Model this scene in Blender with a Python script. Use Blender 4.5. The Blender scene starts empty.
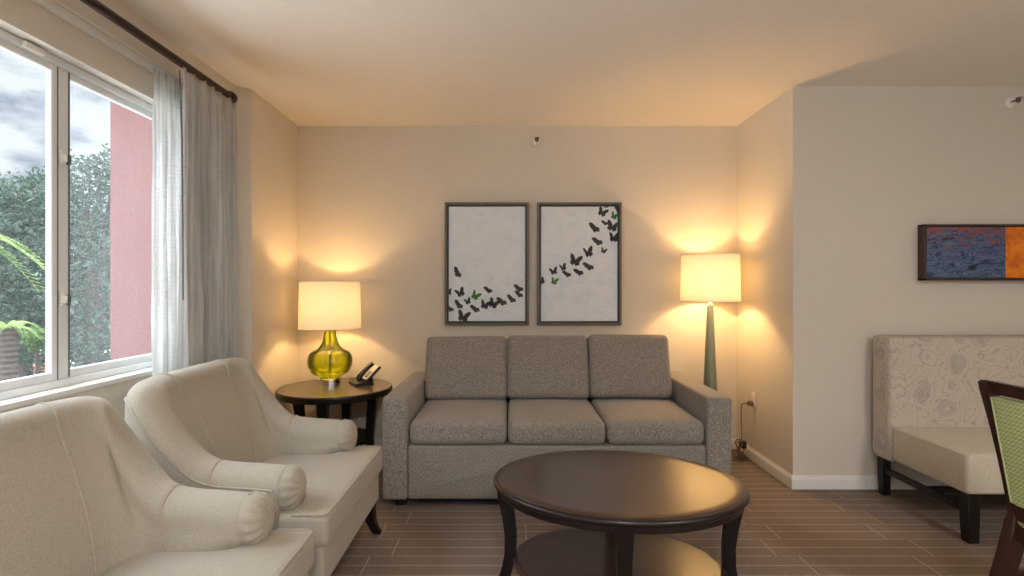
import bpy, bmesh, math, random
from mathutils import Vector, Matrix, noise
random.seed(7)
PI = math.pi
R = math.radians
scn = bpy.context.scene
COL = scn.collection
H = 2.45            # ceiling height
CZ = 1.23           # eye height
F = 540.0           # focal length in pixels of a 1024 wide frame

# ------------------------------------------------------------------ materials
class N:
    """small helper for building node trees"""
    def __init__(self, name):
        self.mat = bpy.data.materials.new(name); self.mat.use_nodes = True
        self.t = self.mat.node_tree
        for n in list(self.t.nodes): self.t.nodes.remove(n)
        self.out = self.t.nodes.new('ShaderNodeOutputMaterial')
    def n(self, typ, **kw):
        nd = self.t.nodes.new(typ)
        for k, v in kw.items():
            if k in ('i',):
                for kk, vv in v.items(): self.set(nd, kk, vv)
            else: setattr(nd, k, v)
        return nd
    def set(self, nd, key, v):
        s = nd.inputs[key]
        if isinstance(v, bpy.types.NodeSocket): self.t.links.new(v, s)
        else: s.default_value = v
    def m(self, op, a, b=None, c=None):
        nd = self.n('ShaderNodeMath', operation=op)
        for k, v in enumerate((a, b, c)):
            if v is not None: self.set(nd, k, v)
        return nd.outputs[0]
    def co(self, kind='Object', scale=(1, 1, 1), rot=(0, 0, 0)):
        tc = self.n('ShaderNodeTexCoord'); mp = self.n('ShaderNodeMapping')
        self.set(mp, 'Vector', tc.outputs[kind]); mp.inputs['Scale'].default_value = scale; mp.inputs['Rotation'].default_value = rot
        return mp.outputs[0]
    def noise(self, vec, scale=5, detail=3, rough=.5, dist=0):
        nd = self.n('ShaderNodeTexNoise'); self.set(nd, 'Vector', vec)
        for k, v in (('Scale', scale), ('Detail', detail), ('Roughness', rough), ('Distortion', dist)): nd.inputs[k].default_value = v
        return nd.outputs[0]
    def ramp(self, fac, stops, interp='LINEAR'):
        nd = self.n('ShaderNodeValToRGB'); self.set(nd, 0, fac); cr = nd.color_ramp; cr.interpolation = interp
        while len(cr.elements) < len(stops): cr.elements.new(.5)
        for e, (p, c) in zip(cr.elements, stops):
            e.position = p; e.color = (*c, 1) if len(c) == 3 else c
        return nd.outputs[0]
    def mix(self, fac, a, b, blend='MIX'):
        nd = self.n('ShaderNodeMix', data_type='RGBA', blend_type=blend)
        self.set(nd, 0, fac)
        for k, v in ((6, a), (7, b)):
            if not isinstance(v, bpy.types.NodeSocket) and len(v) == 3: v = (*v, 1)
            self.set(nd, k, v)
        return nd.outputs[2]
    def bump(self, h, strength=.2, dist=.002):
        nd = self.n('ShaderNodeBump'); self.set(nd, 'Height', h); nd.inputs['Strength'].default_value = strength; nd.inputs['Distance'].default_value = dist
        return nd.outputs[0]
    def bsdf(self, color, rough=.6, metal=0, normal=None, spec=.5, **kw):
        nd = self.n('ShaderNodeBsdfPrincipled')
        if not isinstance(color, bpy.types.NodeSocket) and len(color) == 3: color = (*color, 1)
        self.set(nd, 'Base Color', color); self.set(nd, 'Roughness', rough); self.set(nd, 'Metallic', metal)
        self.set(nd, 'Specular IOR Level', spec)
        if normal is not None: self.set(nd, 'Normal', normal)
        for k, v in kw.items(): self.set(nd, k.replace('_', ' '), v)
        return nd.outputs[0]
    def done(self, sh):
        self.t.links.new(sh, self.out.inputs[0]); return self.mat

def srgb(r, g, b):
    f = lambda c: c / 12.92 if c <= .04045 else ((c + .055) / 1.055) ** 2.4
    return tuple(f(x / 255) for x in (r, g, b))

def plain(name, c, rough=.5, metal=0, var=.08, scale=30, spec=.5, bump=0):
    k = N(name); v = k.co(); f = k.noise(v, scale, 4)
    col = k.mix(f, tuple(x * (1 - var) for x in c), tuple(min(1, x * (1 + var)) for x in c))
    return k.done(k.bsdf(col, rough, metal, k.bump(f, bump) if bump else None, spec))

M = {}
# painted plaster with faint orange-peel
def paint(name, c, bs=.12, sc=120):
    k = N(name); v = k.co(); f = k.noise(v, sc, 3); g = k.noise(v, 1.5, 2)
    col = k.mix(g, tuple(x * .97 for x in c), tuple(min(1, x * 1.02) for x in c))
    return k.done(k.bsdf(col, .75, 0, k.bump(f, bs, .004), .25))
M['wall'] = paint('wall_paint', srgb(215, 207, 195))
M['ceil'] = paint('ceiling_texture', srgb(238, 229, 218), .35, 70)
M['white'] = paint('white_trim_paint', srgb(226, 224, 219), .03)
# carpet: brown pile with a fret of thin light lines
def carpet():
    k = N('carpet'); tc = k.n('ShaderNodeTexCoord'); sp = k.n('ShaderNodeSeparateXYZ'); k.set(sp, 0, tc.outputs['Object'])
    nz = k.noise(tc.outputs['Object'], 9, 2)
    wob = k.m('MULTIPLY', k.m('SUBTRACT', nz, .5), .004)
    x = k.m('ADD', sp.outputs[0], wob); y = k.m('ADD', sp.outputs[1], wob)
    P, S = .0825, .62
    yr = k.m('DIVIDE', k.m('ADD', y, 20 * P - .035), P)
    row = k.m('FLOOR', yr)
    ly = k.m('ABSOLUTE', k.m('SUBTRACT', k.m('FRACT', yr), .5))
    hl = k.m('LESS_THAN', ly, .045)
    grp = k.m('FLOOR', k.m('DIVIDE', k.m('FLOOR', k.m('ADD', yr, .5)), 2))
    par = k.m('MODULO', grp, 2)
    xs = k.m('ADD', x, 10 * S + .59 + .0)
    xr = k.m('DIVIDE', xs, S); xi = k.m('FLOOR', k.m('ADD', xr, .5))
    act = k.m('MODULO', k.m('ADD', par, xi), 2)
    sh = k.m('MULTIPLY', k.m('SUBTRACT', act, .5), .10)
    dx = k.m('ABSOLUTE', k.m('SUBTRACT', k.m('SUBTRACT', xs, k.m('MULTIPLY', xi, S)), sh))
    vl = k.m('LESS_THAN', dx, .0035)
    vl = k.m('MULTIPLY', vl, k.m('GREATER_THAN', k.m('MODULO', k.m('FLOOR', k.m('ADD', yr, .5)), 4), -1))
    # a pause in every other horizontal line where it meets the uprights
    gap = k.m('MULTIPLY', k.m('LESS_THAN', dx, .03), k.m('GREATER_THAN', k.m('MODULO', k.m('FLOOR', k.m('ADD', yr, .0)), 2), .5))
    hl = k.m('MULTIPLY', hl, k.m('SUBTRACT', 1, gap))
    line = k.m('MAXIMUM', hl, vl)
    fl = k.noise(tc.outputs['Object'], 160, 2)
    line = k.m('MULTIPLY', line, k.m('ADD', .45, k.m('MULTIPLY', fl, .7)))
    pile = k.noise(k.co('Object', (90, 420, 200)), 1, 3, .7)
    big = k.noise(tc.outputs['Object'], 3, 2)
    base = k.ramp(pile, [(.25, srgb(104, 92, 82)), (.55, srgb(138, 122, 110)), (.8, srgb(166, 150, 137))])
    base = k.mix(k.m('MULTIPLY', big, .35), base, srgb(112, 98, 87))
    col = k.mix(k.m('MULTIPLY', line, .75), base, srgb(184, 170, 153))
    return k.done(k.bsdf(col, .95, 0, k.bump(pile, .6, .004), .1))
M['carpet'] = carpet()

def weave(name, c1, c2, sx=700, sy=90, bs=.25, rough=.85, blotch=None):
    k = N(name)
    a = k.noise(k.co('Object', (sx, sy, sy)), 1, 2); b = k.noise(k.co('Object', (sy, sx, sx)), 1, 2)
    f = k.m('MULTIPLY', k.m('ADD', a, b), .5)
    col = k.ramp(f, [(.34, c1), (.62, c2)])
    if blotch: col = k.mix(k.m('MULTIPLY', k.noise(k.co(), 7, 3), .4), col, blotch)
    return k.done(k.bsdf(col, rough, 0, k.bump(f, bs, .0015), .2, Sheen_Weight=.15))
M['linen'] = weave('oatmeal_linen', srgb(146, 138, 124), srgb(182, 174, 160), 1000, 240, .10)
M['pipe'] = weave('linen_piping', srgb(150, 141, 126), srgb(180, 171, 155), 900, 130, .1)
def tweed():
    k = N('grey_tweed')
    a = k.noise(k.co('Object', (230, 230, 110)), 1, 3, .7); b = k.noise(k.co(), 4, 2)
    col = k.ramp(a, [(.3, srgb(96, 89, 83)), (.5, srgb(138, 130, 122)), (.68, srgb(184, 177, 169))])
    col = k.mix(k.m('MULTIPLY', b, .3), col, srgb(128, 119, 110))
    return k.done(k.bsdf(col, .9, 0, k.bump(a, .5, .003), .15, Sheen_Weight=.2))
M['tweed'] = tweed()
def wood(name, dark, light, rough=.25, sc=(1.2, 14, 14), coat=.7, spec=.5):
    k = N(name); v = k.co('Object', sc); f = k.noise(v, 2.2, 6, .6, .6); g = k.noise(k.co('Object', tuple(s * 7 for s in sc)), 2, 3)
    col = k.ramp(k.m('ADD', k.m('MULTIPLY', f, .75), k.m('MULTIPLY', g, .25)), [(.3, dark), (.7, light)])
    rr = k.m('ADD', rough, k.m('MULTIPLY', f, .12))
    return k.done(k.bsdf(col, rr, 0, k.bump(g, .04, .001), spec, Coat_Weight=coat, Coat_Roughness=.22))
M['mahog'] = wood('dark_mahogany', srgb(32, 17, 14), srgb(66, 37, 29), .26)
M['rim'] = wood('dark_table_edge', srgb(18, 10, 9), srgb(34, 19, 16), .28, (4, 4, 20), .3, .4)
M['espresso'] = wood('espresso_wood', srgb(13, 9, 9), srgb(23, 16, 14), .36, (14, 14, 1.5), .15, .35)
M['endtop'] = wood('end_table_wood', srgb(40, 27, 20), srgb(70, 48, 34), .3)
M['walnut'] = wood('walnut_chair_frame', srgb(38, 20, 14), srgb(68, 39, 28), .38, (12, 12, 1.5), .25, .4)
M['frame'] = plain('pewter_frame', srgb(104, 96, 86), .4, .35, .1)
M['black'] = plain('black_lacquer', srgb(24, 22, 22), .4)
M['artframe'] = plain('dark_brown_frame', srgb(64, 44, 36), .4)
M['chrome'] = plain('polished_chrome', (.75, .75, .76), .12, 1, .03)
M['bronze'] = plain('dark_bronze', srgb(52, 38, 34), .4, .6)
M['alu'] = plain('white_aluminium', srgb(226, 229, 230), .4, 0, .03)
M['gasket'] = plain('grey_gasket', srgb(96, 98, 100), .6, 0, .05)
M['plasticw'] = plain('white_plastic', srgb(232, 229, 222), .35, 0, .03)
M['plasticb'] = plain('black_plastic', srgb(30, 29, 29), .3, 0, .06)
M['cord'] = plain('tan_cord', srgb(120, 96, 60), .5)
M['lampgreen'] = plain('sage_metal_pole', srgb(138, 144, 124), .32, .45, .1, 8)
M['label'] = None
def phonecard():
    k = N('phone_faceplate'); v = k.co('Object', (1, 1, 1)); f = k.noise(v, 180, 1)
    col = k.ramp(f, [(.4, srgb(206, 201, 196)), (.62, srgb(226, 222, 218)), (.7, srgb(120, 116, 116))])
    return k.done(k.bsdf(col, .4))
M['label'] = phonecard()
def shade():
    k = N('lamp_shade_linen')
    a = k.noise(k.co('Object', (60, 60, 500)), 1, 2)
    col = k.mix(a, (.84, .78, .63, 1), (.90, .85, .71, 1))
    d = k.n('ShaderNodeBsdfDiffuse'); k.set(d, 'Color', col)
    t = k.n('ShaderNodeBsdfTranslucent'); k.set(t, 'Color', col)
    mx = k.n('ShaderNodeMixShader'); mx.inputs[0].default_value = .125
    k.set(mx, 1, d.outputs[0]); k.set(mx, 2, t.outputs[0])
    return k.done(mx.outputs[0])
M['shade'] = shade()
def green_glass():
    k = N('chartreuse_glass')
    g = k.n('ShaderNodeBsdfGlass'); g.inputs['IOR'].default_value = 1.18; g.inputs['Roughness'].default_value = .02
    w = k.noise(k.co(), 40, 2)
    k.set(g, 'Color', k.mix(w, (.88, .95, .16, 1), (.93, .97, .28, 1)))
    t = k.n('ShaderNodeBsdfTransparent'); k.set(t, 'Color', (.90, .96, .20, 1))
    d = k.n('ShaderNodeBsdfTranslucent'); k.set(d, 'Color', (.80, .88, .06, 1))
    gl = k.n('ShaderNodeBsdfGlossy'); gl.inputs['Roughness'].default_value = .05
    fr = k.n('ShaderNodeFresnel'); fr.inputs[0].default_value = 1.45
    m1 = k.n('ShaderNodeMixShader'); m1.inputs[0].default_value = .75; k.set(m1, 1, g.outputs[0]); k.set(m1, 2, t.outputs[0])
    m2 = k.n('ShaderNodeMixShader'); m2.inputs[0].default_value = .32; k.set(m2, 1, m1.outputs[0]); k.set(m2, 2, d.outputs[0])
    m3 = k.n('ShaderNodeMixShader'); k.set(m3, 0, fr.outputs[0]); k.set(m3, 1, m2.outputs[0]); k.set(m3, 2, gl.outputs[0])
    return k.done(m3.outputs[0])
M['gglass'] = green_glass()
def window_glass(name, haze):
    k = N(name)
    t = k.n('ShaderNodeBsdfTransparent'); k.set(t, 'Color', (.95, .96, .96, 1))
    g = k.n('ShaderNodeBsdfGlossy'); g.inputs['Roughness'].default_value = .02
    lw = k.n('ShaderNodeLayerWeight'); lw.inputs[0].default_value = .5
    fr = k.m('ADD', .02, k.m('MULTIPLY', k.m('POWER', lw.outputs['Facing'], 5), .5))
    d = k.n('ShaderNodeBsdfTranslucent'); k.set(d, 'Color', (.8, .82, .83, 1))
    sp = k.noise(k.co(), 90, 2)
    m1 = k.n('ShaderNodeMixShader'); k.set(m1, 0, k.m('MULTIPLY', sp, haze)); k.set(m1, 1, t.outputs[0]); k.set(m1, 2, d.outputs[0])
    m2 = k.n('ShaderNodeMixShader'); k.set(m2, 0, fr); k.set(m2, 1, m1.outputs[0]); k.set(m2, 2, g.outputs[0])
    return k.done(m2.outputs[0])
M['glass'] = window_glass('window_glass', .03)
M['glass2'] = window_glass('window_glass_screened', .07)
def sheer(name, c, thick, trans):
    k = N(name)
    a = k.noise(k.co('Object', (48, 48, 1.6)), 1, 4, .62); b = k.noise(k.co('Object', (18, 18, 260)), 1, 2)
    f = k.m('MULTIPLY', k.m('ADD', k.m('MULTIPLY', a, 1.6), k.m('MULTIPLY', b, .4)), .5)
    col = k.ramp(f, [(.32, tuple(x * .66 for x in c)), (.68, c)])
    d = k.n('ShaderNodeBsdfDiffuse'); k.set(d, 'Color', col)
    t = k.n('ShaderNodeBsdfTranslucent'); k.set(t, 'Color', col)
    tr = k.n('ShaderNodeBsdfTransparent')
    m1 = k.n('ShaderNodeMixShader'); m1.inputs[0].default_value = trans; k.set(m1, 1, d.outputs[0]); k.set(m1, 2, t.outputs[0])
    m2 = k.n('ShaderNodeMixShader'); k.set(m2, 0, k.m('MULTIPLY', k.m('LESS_THAN', f, .47), thick)); k.set(m2, 1, m1.outputs[0]); k.set(m2, 2, tr.outputs[0])
    return k.done(m2.outputs[0])
M['sheer'] = sheer('white_sheer', srgb(236, 236, 233), .2, .5)
M['drape'] = sheer('grey_crinkled_drape', srgb(224, 221, 216), .04, .28)
def swirl():
    k = N('banquette_swirl_fabric'); v = k.co('Object')
    wz = k.n('ShaderNodeTexVoronoi'); wz.feature = 'F1'; k.set(wz, 'Vector', v); wz.inputs['Scale'].default_value = 6.5; wz.inputs['Randomness'].default_value = .55
    d = wz.outputs['Distance']
    nz = k.noise(v, 22, 2)
    n2 = k.noise(v, 7, 3, .5, .6)
    rings = k.m('ABSOLUTE', k.m('SINE', k.m('ADD', k.m('MULTIPLY', d, 17), k.m('MULTIPLY', n2, 26))))
    lines = k.m('MULTIPLY', k.m('LESS_THAN', rings, .30), .55)
    blob = k.m('MULTIPLY', k.m('LESS_THAN', k.m('ABSOLUTE', k.m('SUBTRACT', k.m('ADD', d, k.m('MULTIPLY', n2, .5)), .55)), .10), .35)
    w = k.noise(k.co('Object', (500, 60, 60)), 1, 2)
    base = k.mix(w, srgb(188, 176, 162), srgb(206, 195, 182))
    col = k.mix(blob, base, srgb(150, 142, 142)); col = k.mix(lines, col, srgb(156, 148, 146))
    return k.done(k.bsdf(col, .7, 0, k.bump(rings, .05, .001), .3))
M['swirl'] = swirl()
M['cream'] = weave('banquette_seat_cream', srgb(194, 184, 164), srgb(214, 205, 187), 420, 60, .12, .6, srgb(178, 168, 146))
def lattice():
    k = N('green_geometric_fabric'); v = k.co('Object', (1, 1, 1), (R(45), 0, 0))
    ck = k.n('ShaderNodeTexBrick'); ck.offset = .5
    sp = k.n('ShaderNodeSeparateXYZ'); tc = k.n('ShaderNodeTexCoord'); k.set(sp, 0, tc.outputs['Object'])
    zz = k.m('ADD', sp.outputs[2], k.m('MULTIPLY', k.m('SINE', k.m('MULTIPLY', sp.outputs[1], 420)), .0035))
    sz = k.m('SINE', k.m('MULTIPLY', zz, 430)); sx = k.m('SINE', k.m('MULTIPLY', sp.outputs[1], 210))
    d = k.m('MULTIPLY', sz, k.m('ADD', .7, k.m('MULTIPLY', sx, .3)))
    k.t.nodes.remove(ck)
    col = k.ramp(k.m('ADD', .5, k.m('MULTIPLY', d, .5)), [(.25, srgb(164, 184, 112)), (.5, srgb(198, 210, 148)), (.75, srgb(218, 224, 176))])
    return k.done(k.bsdf(col, .75, 0, k.bump(d, .15, .001), .3))
M['lattice'] = lattice()
M['greenpipe'] = plain('pale_green_piping', srgb(196, 200, 152), .7)
def canvas():
    k = N('pale_wash_canvas'); v = k.co('Object')
    f = k.noise(k.co('Object', (3, 3, 3)), 3, 5, .65); g = k.noise(k.co('Object', (8, 8, 60)), 1, 3)
    col = k.ramp(f, [(.3, srgb(214, 224, 236)), (.5, srgb(226, 233, 242)), (.7, srgb(232, 236, 241))])
    col = k.mix(k.m('MULTIPLY', k.m('GREATER_THAN', g, .6), .12), col, srgb(176, 186, 192))
    return k.done(k.bsdf(col, .6, 0, k.bump(f, .1), .3))
M['canvas'] = canvas()
M['bfly'] = plain('charcoal_print', srgb(54, 53, 56), .6)
M['bflyg'] = plain('green_print', srgb(66, 128, 48), .6)
def water_art():
    k = N('blue_water_painting'); sp = k.n('ShaderNodeSeparateXYZ'); tc = k.n('ShaderNodeTexCoord'); k.set(sp, 0, tc.outputs['Object'])
    v = k.co('Object', (7, 1, 25)); f = k.noise(v, 1, 5, .62, 1.8)
    col = k.ramp(f, [(.34, srgb(14, 18, 40)), (.43, srgb(40, 62, 108)), (.5, srgb(104, 122, 150)), (.56, srgb(34, 50, 96)), (.62, srgb(84, 110, 150)), (.72, srgb(170, 178, 186))])
    o = k.noise(k.co('Object', (11, 1, 46)), 1.3, 4, .6, .8)
    up = k.m('MULTIPLY', k.m('ADD', sp.outputs[2], .06), 1.1)
    om = k.m('MULTIPLY', k.m('GREATER_THAN', k.m('ADD', o, up), .70), .75)
    col = k.mix(om, col, srgb(150, 70, 40))
    return k.done(k.bsdf(col, .3, 0, None, .5))
M['water'] = water_art()
def orange_art():
    k = N('orange_painting'); f = k.noise(k.co(), 14, 5, .65)
    return k.done(k.bsdf(k.ramp(f, [(.3, srgb(196, 84, 10)), (.55, srgb(240, 134, 16)), (.75, srgb(248, 164, 44))]), .35))
M['orange'] = orange_art()
def stucco():
    k = N('pink_stucco'); f = k.noise(k.co(), 26, 5, .7); g = k.noise(k.co(), 1.2, 2)
    col = k.mix(g, srgb(116, 76, 73), srgb(128, 88, 84)); col = k.mix(k.m('MULTIPLY', f, .35), col, srgb(92, 60, 58))
    return k.done(k.bsdf(col, .9, 0, k.bump(f, .5, .02), .1))
M['stucco'] = stucco()
def leafmat(name, c1, c2, c3):
    k = N(name); f = k.noise(k.co(), 2.2, 3); g = k.noise(k.co(), 40, 1)
    col = k.ramp(k.m('ADD', k.m('MULTIPLY', f, .5), k.m('MULTIPLY', g, .5)), [(.35, c1), (.5, c2), (.66, c3)])
    d = k.n('ShaderNodeBsdfDiffuse'); k.set(d, 'Color', col); t = k.n('ShaderNodeBsdfTranslucent'); k.set(t, 'Color', col)
    m1 = k.n('ShaderNodeMixShader'); m1.inputs[0].default_value = .35; k.set(m1, 1, d.outputs[0]); k.set(m1, 2, t.outputs[0])
    return k.done(m1.outputs[0])
M['leaf'] = leafmat('grey_green_leaves', srgb(36, 50, 40), srgb(66, 84, 70), srgb(126, 140, 124))
M['leaf2'] = leafmat('fresh_green_leaves', srgb(56, 82, 44), srgb(86, 114, 62), srgb(128, 148, 98))
M['frond'] = leafmat('palm_frond_green', srgb(100, 128, 70), srgb(136, 160, 96), srgb(170, 184, 128))
M['bark'] = plain('tree_bark', srgb(84, 76, 70), .9, 0, .3, 20, .1, .6)
M['terracotta'] = plain('terracotta', srgb(196, 110, 78), .8, 0, .15, 12)
M['pavement'] = plain('pale_pavement', srgb(196, 194, 190), .9, 0, .12, 3)

# ------------------------------------------------------------------ mesh helpers
def finish(name, bm, mats, parent=None, smooth=True, ang=38, loc=None):
    bmesh.ops.recalc_face_normals(bm, faces=bm.faces)
    me = bpy.data.meshes.new(name); bm.to_mesh(me); bm.free()
    for m in (mats if isinstance(mats, (list, tuple)) else [mats]): me.materials.append(m)
    if smooth:
        for p in me.polygons: p.use_smooth = True
        me.set_sharp_from_angle(angle=R(ang))
    o = bpy.data.objects.new(name, me); COL.objects.link(o)
    if parent is not None: o.parent = parent
    if loc: o.location = loc
    return o

def tag(o, label=None, cat=None, group=None, kind=None):
    for k, v in (('label', label), ('category', cat), ('group', group), ('kind', kind)):
        if v: o[k] = v
    return o

def empty(name, loc, rz=0, **kw):
    o = bpy.data.objects.new(name, None); COL.objects.link(o); o.location = loc; o.rotation_euler = (0, 0, rz)
    o.empty_display_size = .1
    return tag(o, **kw)

def copy_tree(o, parent=None):
    c = o.copy(); COL.objects.link(c)
    if parent is not None: c.parent = parent
    for ch in list(o.children): copy_tree(ch, c)
    return c

def box(bm, x0, x1, y0, y1, z0, z1, bev=0, seg=2, mat=0, mtx=None):
    r = bmesh.ops.create_cube(bm, size=1)
    vs = r['verts']
    for v in vs:
        v.co = Vector(((x0 + x1) / 2 + v.co.x * (x1 - x0), (y0 + y1) / 2 + v.co.y * (y1 - y0), (z0 + z1) / 2 + v.co.z * (z1 - z0)))
    fs = set(f for v in vs for f in v.link_faces)
    for f in fs: f.material_index = mat
    if bev:
        es = list(set(e for v in vs for e in v.link_edges))
        g = bmesh.ops.bevel(bm, geom=es, offset=bev, segments=seg, affect='EDGES', profile=.5)
        vs = list(set(v for f in g['faces'] for v in f.verts) | set(v for v in vs if v.is_valid))
        for f in g['faces']: f.material_index = mat
    if mtx is not None:
        for v in vs: v.co = mtx @ v.co
    return vs

def loft(bm, secs, closed=True, cap0=True, cap1=True, mat=0):
    rows = [[bm.verts.new(p) for p in s] for s in secs]
    n = len(rows[0])
    for a, b in zip(rows, rows[1:]):
        for i in range(n if closed else n - 1):
            j = (i + 1) % n
            f = bm.faces.new((a[i], a[j], b[j], b[i])); f.material_index = mat
    if closed:
        if cap0: bm.faces.new(rows[0][::-1]).material_index = mat
        if cap1: bm.faces.new(rows[-1]).material_index = mat
    return rows

def tube(bm, pts, r, n=8, mat=0, cyc=False):
    pts = [Vector(p) for p in pts]; L = len(pts); secs = []
    up = None
    for i, p in enumerate(pts):
        a = pts[(i - 1) % L] if (cyc or i > 0) else p
        b = pts[(i + 1) % L] if (cyc or i < L - 1) else p
        t = (b - a)
        t = t.normalized() if t.length > 1e-9 else Vector((0, 0, 1))
        if up is None:
            up = Vector((0, 0, 1)) if abs(t.z) < .9 else Vector((1, 0, 0))
        u = (up - t * up.dot(t)).normalized(); w = t.cross(u); up = u
        rr = r[i] if isinstance(r, (list, tuple)) else r
        secs.append([p + (u * math.cos(2 * PI * k / n) + w * math.sin(2 * PI * k / n)) * rr for k in range(n)])
    if cyc: secs.append(secs[0]); loft(bm, secs, True, False, False, mat); bmesh.ops.remove_doubles(bm, verts=bm.verts, dist=1e-6)
    else: loft(bm, secs, True, True, True, mat)

def lathe(bm, prof, n=40, c=(0, 0, 0), axis='z', mat=0, cap0=True, cap1=True):
    secs = []
    for r, h in prof:
        s = []
        for k in range(n):
            a = 2 * PI * k / n
            p = {'z': (r * math.cos(a), r * math.sin(a), h), 'x': (h, r * math.cos(a), r * math.sin(a)), 'y': (r * math.cos(a), h, r * math.sin(a))}[axis]
            s.append(Vector(p) + Vector(c))
        secs.append(s)
    loft(bm, secs, True, cap0, cap1, mat)

def axis_samples(a, r, n):
    e = [0, .12, .35, .65, 1]
    s = [-a + r * t for t in e]
    m = [-(a - r) + 2 * (a - r) * i / n for i in range(1, n)]
    return s + m + [-x for x in s[::-1]]

def cushion(bm, c, sx, sy, sz, r, crown=0, n=10, warp=None, rows=None):
    """rounded, optionally domed box centred on c (full sizes sx, sy, sz)"""
    A = (sx / 2, sy / 2, sz / 2); r = min(r, min(A) * .98)
    ax = [axis_samples(A[i], r, max(1, n if A[i] > .1 else 3)) for i in range(3)]
    cache = {}
    def pt(i, j, k):
        key = (i, j, k)
        if key in cache: return cache[key]
        p = Vector((ax[0][i], ax[1][j], ax[2][k]))
        q = Vector([max(-(A[t] - r), min(A[t] - r, p[t])) for t in range(3)])
        d = p - q
        if d.length > 1e-9: p = q + d.normalized() * r
        if crown:
            u, v, w = p.x / A[0], p.y / A[1], p.z / A[2]
            p = Vector((p.x, p.y, p.z + crown * (1 - u * u) * (1 - v * v) * w))
        if warp: p = warp(p)
        cache[key] = bm.verts.new(p + Vector(c)); return cache[key]
    N0, N1, N2 = len(ax[0]) - 1, len(ax[1]) - 1, len(ax[2]) - 1
    for k in (0, N2):
        for i in range(N0):
            for j in range(N1): bm.faces.new((pt(i, j, k), pt(i + 1, j, k), pt(i + 1, j + 1, k), pt(i, j + 1, k)))
    for j in (0, N1):
        for i in range(N0):
            for k in range(N2): bm.faces.new((pt(i, j, k), pt(i + 1, j, k), pt(i + 1, j, k + 1), pt(i, j, k + 1)))
    for i in (0, N0):
        for j in range(N1):
            for k in range(N2): bm.faces.new((pt(i, j, k), pt(i, j + 1, k), pt(i, j + 1, k + 1), pt(i, j, k + 1)))

def catmull(P, sub):
    out = []
    n = len(P)
    for i in range(n - 1):
        p0, p1, p2, p3 = P[max(0, i - 1)], P[i], P[i + 1], P[min(n - 1, i + 2)]
        for s in range(sub):
            t = s / sub
            out.append(tuple(.5 * (2 * b + (c - a) * t + (2 * a - 5 * b + 4 * c - d) * t * t + (-a + 3 * b - 3 * c + d) * t ** 3) for a, b, c, d in zip(p0, p1, p2, p3)))
    out.append(tuple(P[-1]))
    return out

def quad_panel(name, pts, th, m, kind='structure', parent=None):
    """wall from a plan polyline pair: pts = two (x,y) ends, thickness to the left of travel"""
    (x0, y0), (x1, y1) = pts
    d = Vector((x1 - x0, y1 - y0, 0)).normalized(); nrm = Vector((-d.y, d.x, 0)) * th
    bm = bmesh.new()
    a, b = Vector((x0, y0, 0)), Vector((x1, y1, 0))
    s = [a, b, b + nrm, a + nrm]
    loft(bm, [[p for p in s], [p + Vector((0, 0, H)) for p in s]])
    o = finish(name, bm, m, parent, smooth=False); tag(o, kind=kind); return o

# ------------------------------------------------------------------ the room shell
XL, YB = -1.606, 4.09           # alcove left wall, back wall
XR, YR = 1.72, 3.283            # alcove right wall, right wall plane
XW = -1.665                     # window wall
XE, YN = 3.9, -3.2              # far right wall, wall behind the camera
def slab(name, x0, x1, y0, y1, z0, z1, m):
    bm = bmesh.new(); box(bm, x0, x1, y0, y1, z0, z1); return tag(finish(name, bm, m, smooth=False), kind='structure')
slab('floor', -1.9, XE + .2, YN - .2, YB + .2, -.12, 0, M['carpet'])
slab('ceiling', -1.9, XE + .2, YN - .2, YB + .2, H, H + .12, M['ceil'])
quad_panel('wall_back', ((XR + .2, YB), (XL - .2, YB)), -.15, M['wall'])
quad_panel('wall_left_alcove', ((XL + .012, 3.33), (XL, YB)), .12, M['wall'])
quad_panel('wall_left_chamfer', ((XW, 3.285), (XL + .012, 3.33)), .12, M['wall'])
quad_panel('wall_right_alcove', ((XR, YB), (XR, YR)), .13, M['wall'])
quad_panel('wall_right', ((XR + .13, YR), (XE + .15, YR)), .12, M['wall'])
quad_panel('wall_far_right', ((XE, YR), (XE, YN)), .15, M['wall'])
quad_panel('wall_rear', ((XE + .15, YN), (-1.9, YN)), .15, M['wall'])
# window wall with its opening, and an unseen one added for fill daylight
WY0, WY1, WZ0, WZ1 = .98, 2.99, .842, 2.105
VY0, VY1, VZ0, VZ1 = -2.9, .35, .10, 2.105
bm = bmesh.new(); XO = XW - .20
box(bm, XO, XW, YN, VY0, 0, H); box(bm, XO, XW, VY1, WY0, 0, H); box(bm, XO, XW, VY0, VY1, 0, VZ0); box(bm, XO, XW, VY0, VY1, VZ1, H); box(bm, XO, XW, WY1, 3.36, 0, H)
box(bm, XO, XW, WY0, WY1, 0, WZ0); box(bm, XO, XW, WY0, WY1, WZ1, H)
tag(finish('wall_left', bm, M['wall'], smooth=False), kind='structure')
# skirting
def skirt(name, a, b, side):
    d = Vector((b[0] - a[0], b[1] - a[1], 0)); L = d.length; d.normalize(); n = Vector((-d.y, d.x, 0)) * side
    prof = [(0, .004), (.014, .004), (.014, .062), (.011, .072), (.006, .078), (.004, .086), (0, .086)]
    bm = bmesh.new()
    loft(bm, [[Vector((p[0], p[1], 0)) + n * u + Vector((0, 0, z)) for u, z in prof] for p in (a, b)])
    return tag(finish(name, bm, M['white'], smooth=False), kind='structure')
skirt('baseboard_back', (XR, YB), (XL, YB), 1)
skirt('baseboard_left_alcove', (XL, YB), (XL + .012, 3.33), 1)
skirt('baseboard_left', (XW, 3.28), (XW, YN), 1)
skirt('baseboard_right_alcove', (XR, YR - .0), (XR, YB), 1)
skirt('baseboard_right', (XE, YR), (XR - .014, YR), 1)
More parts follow.
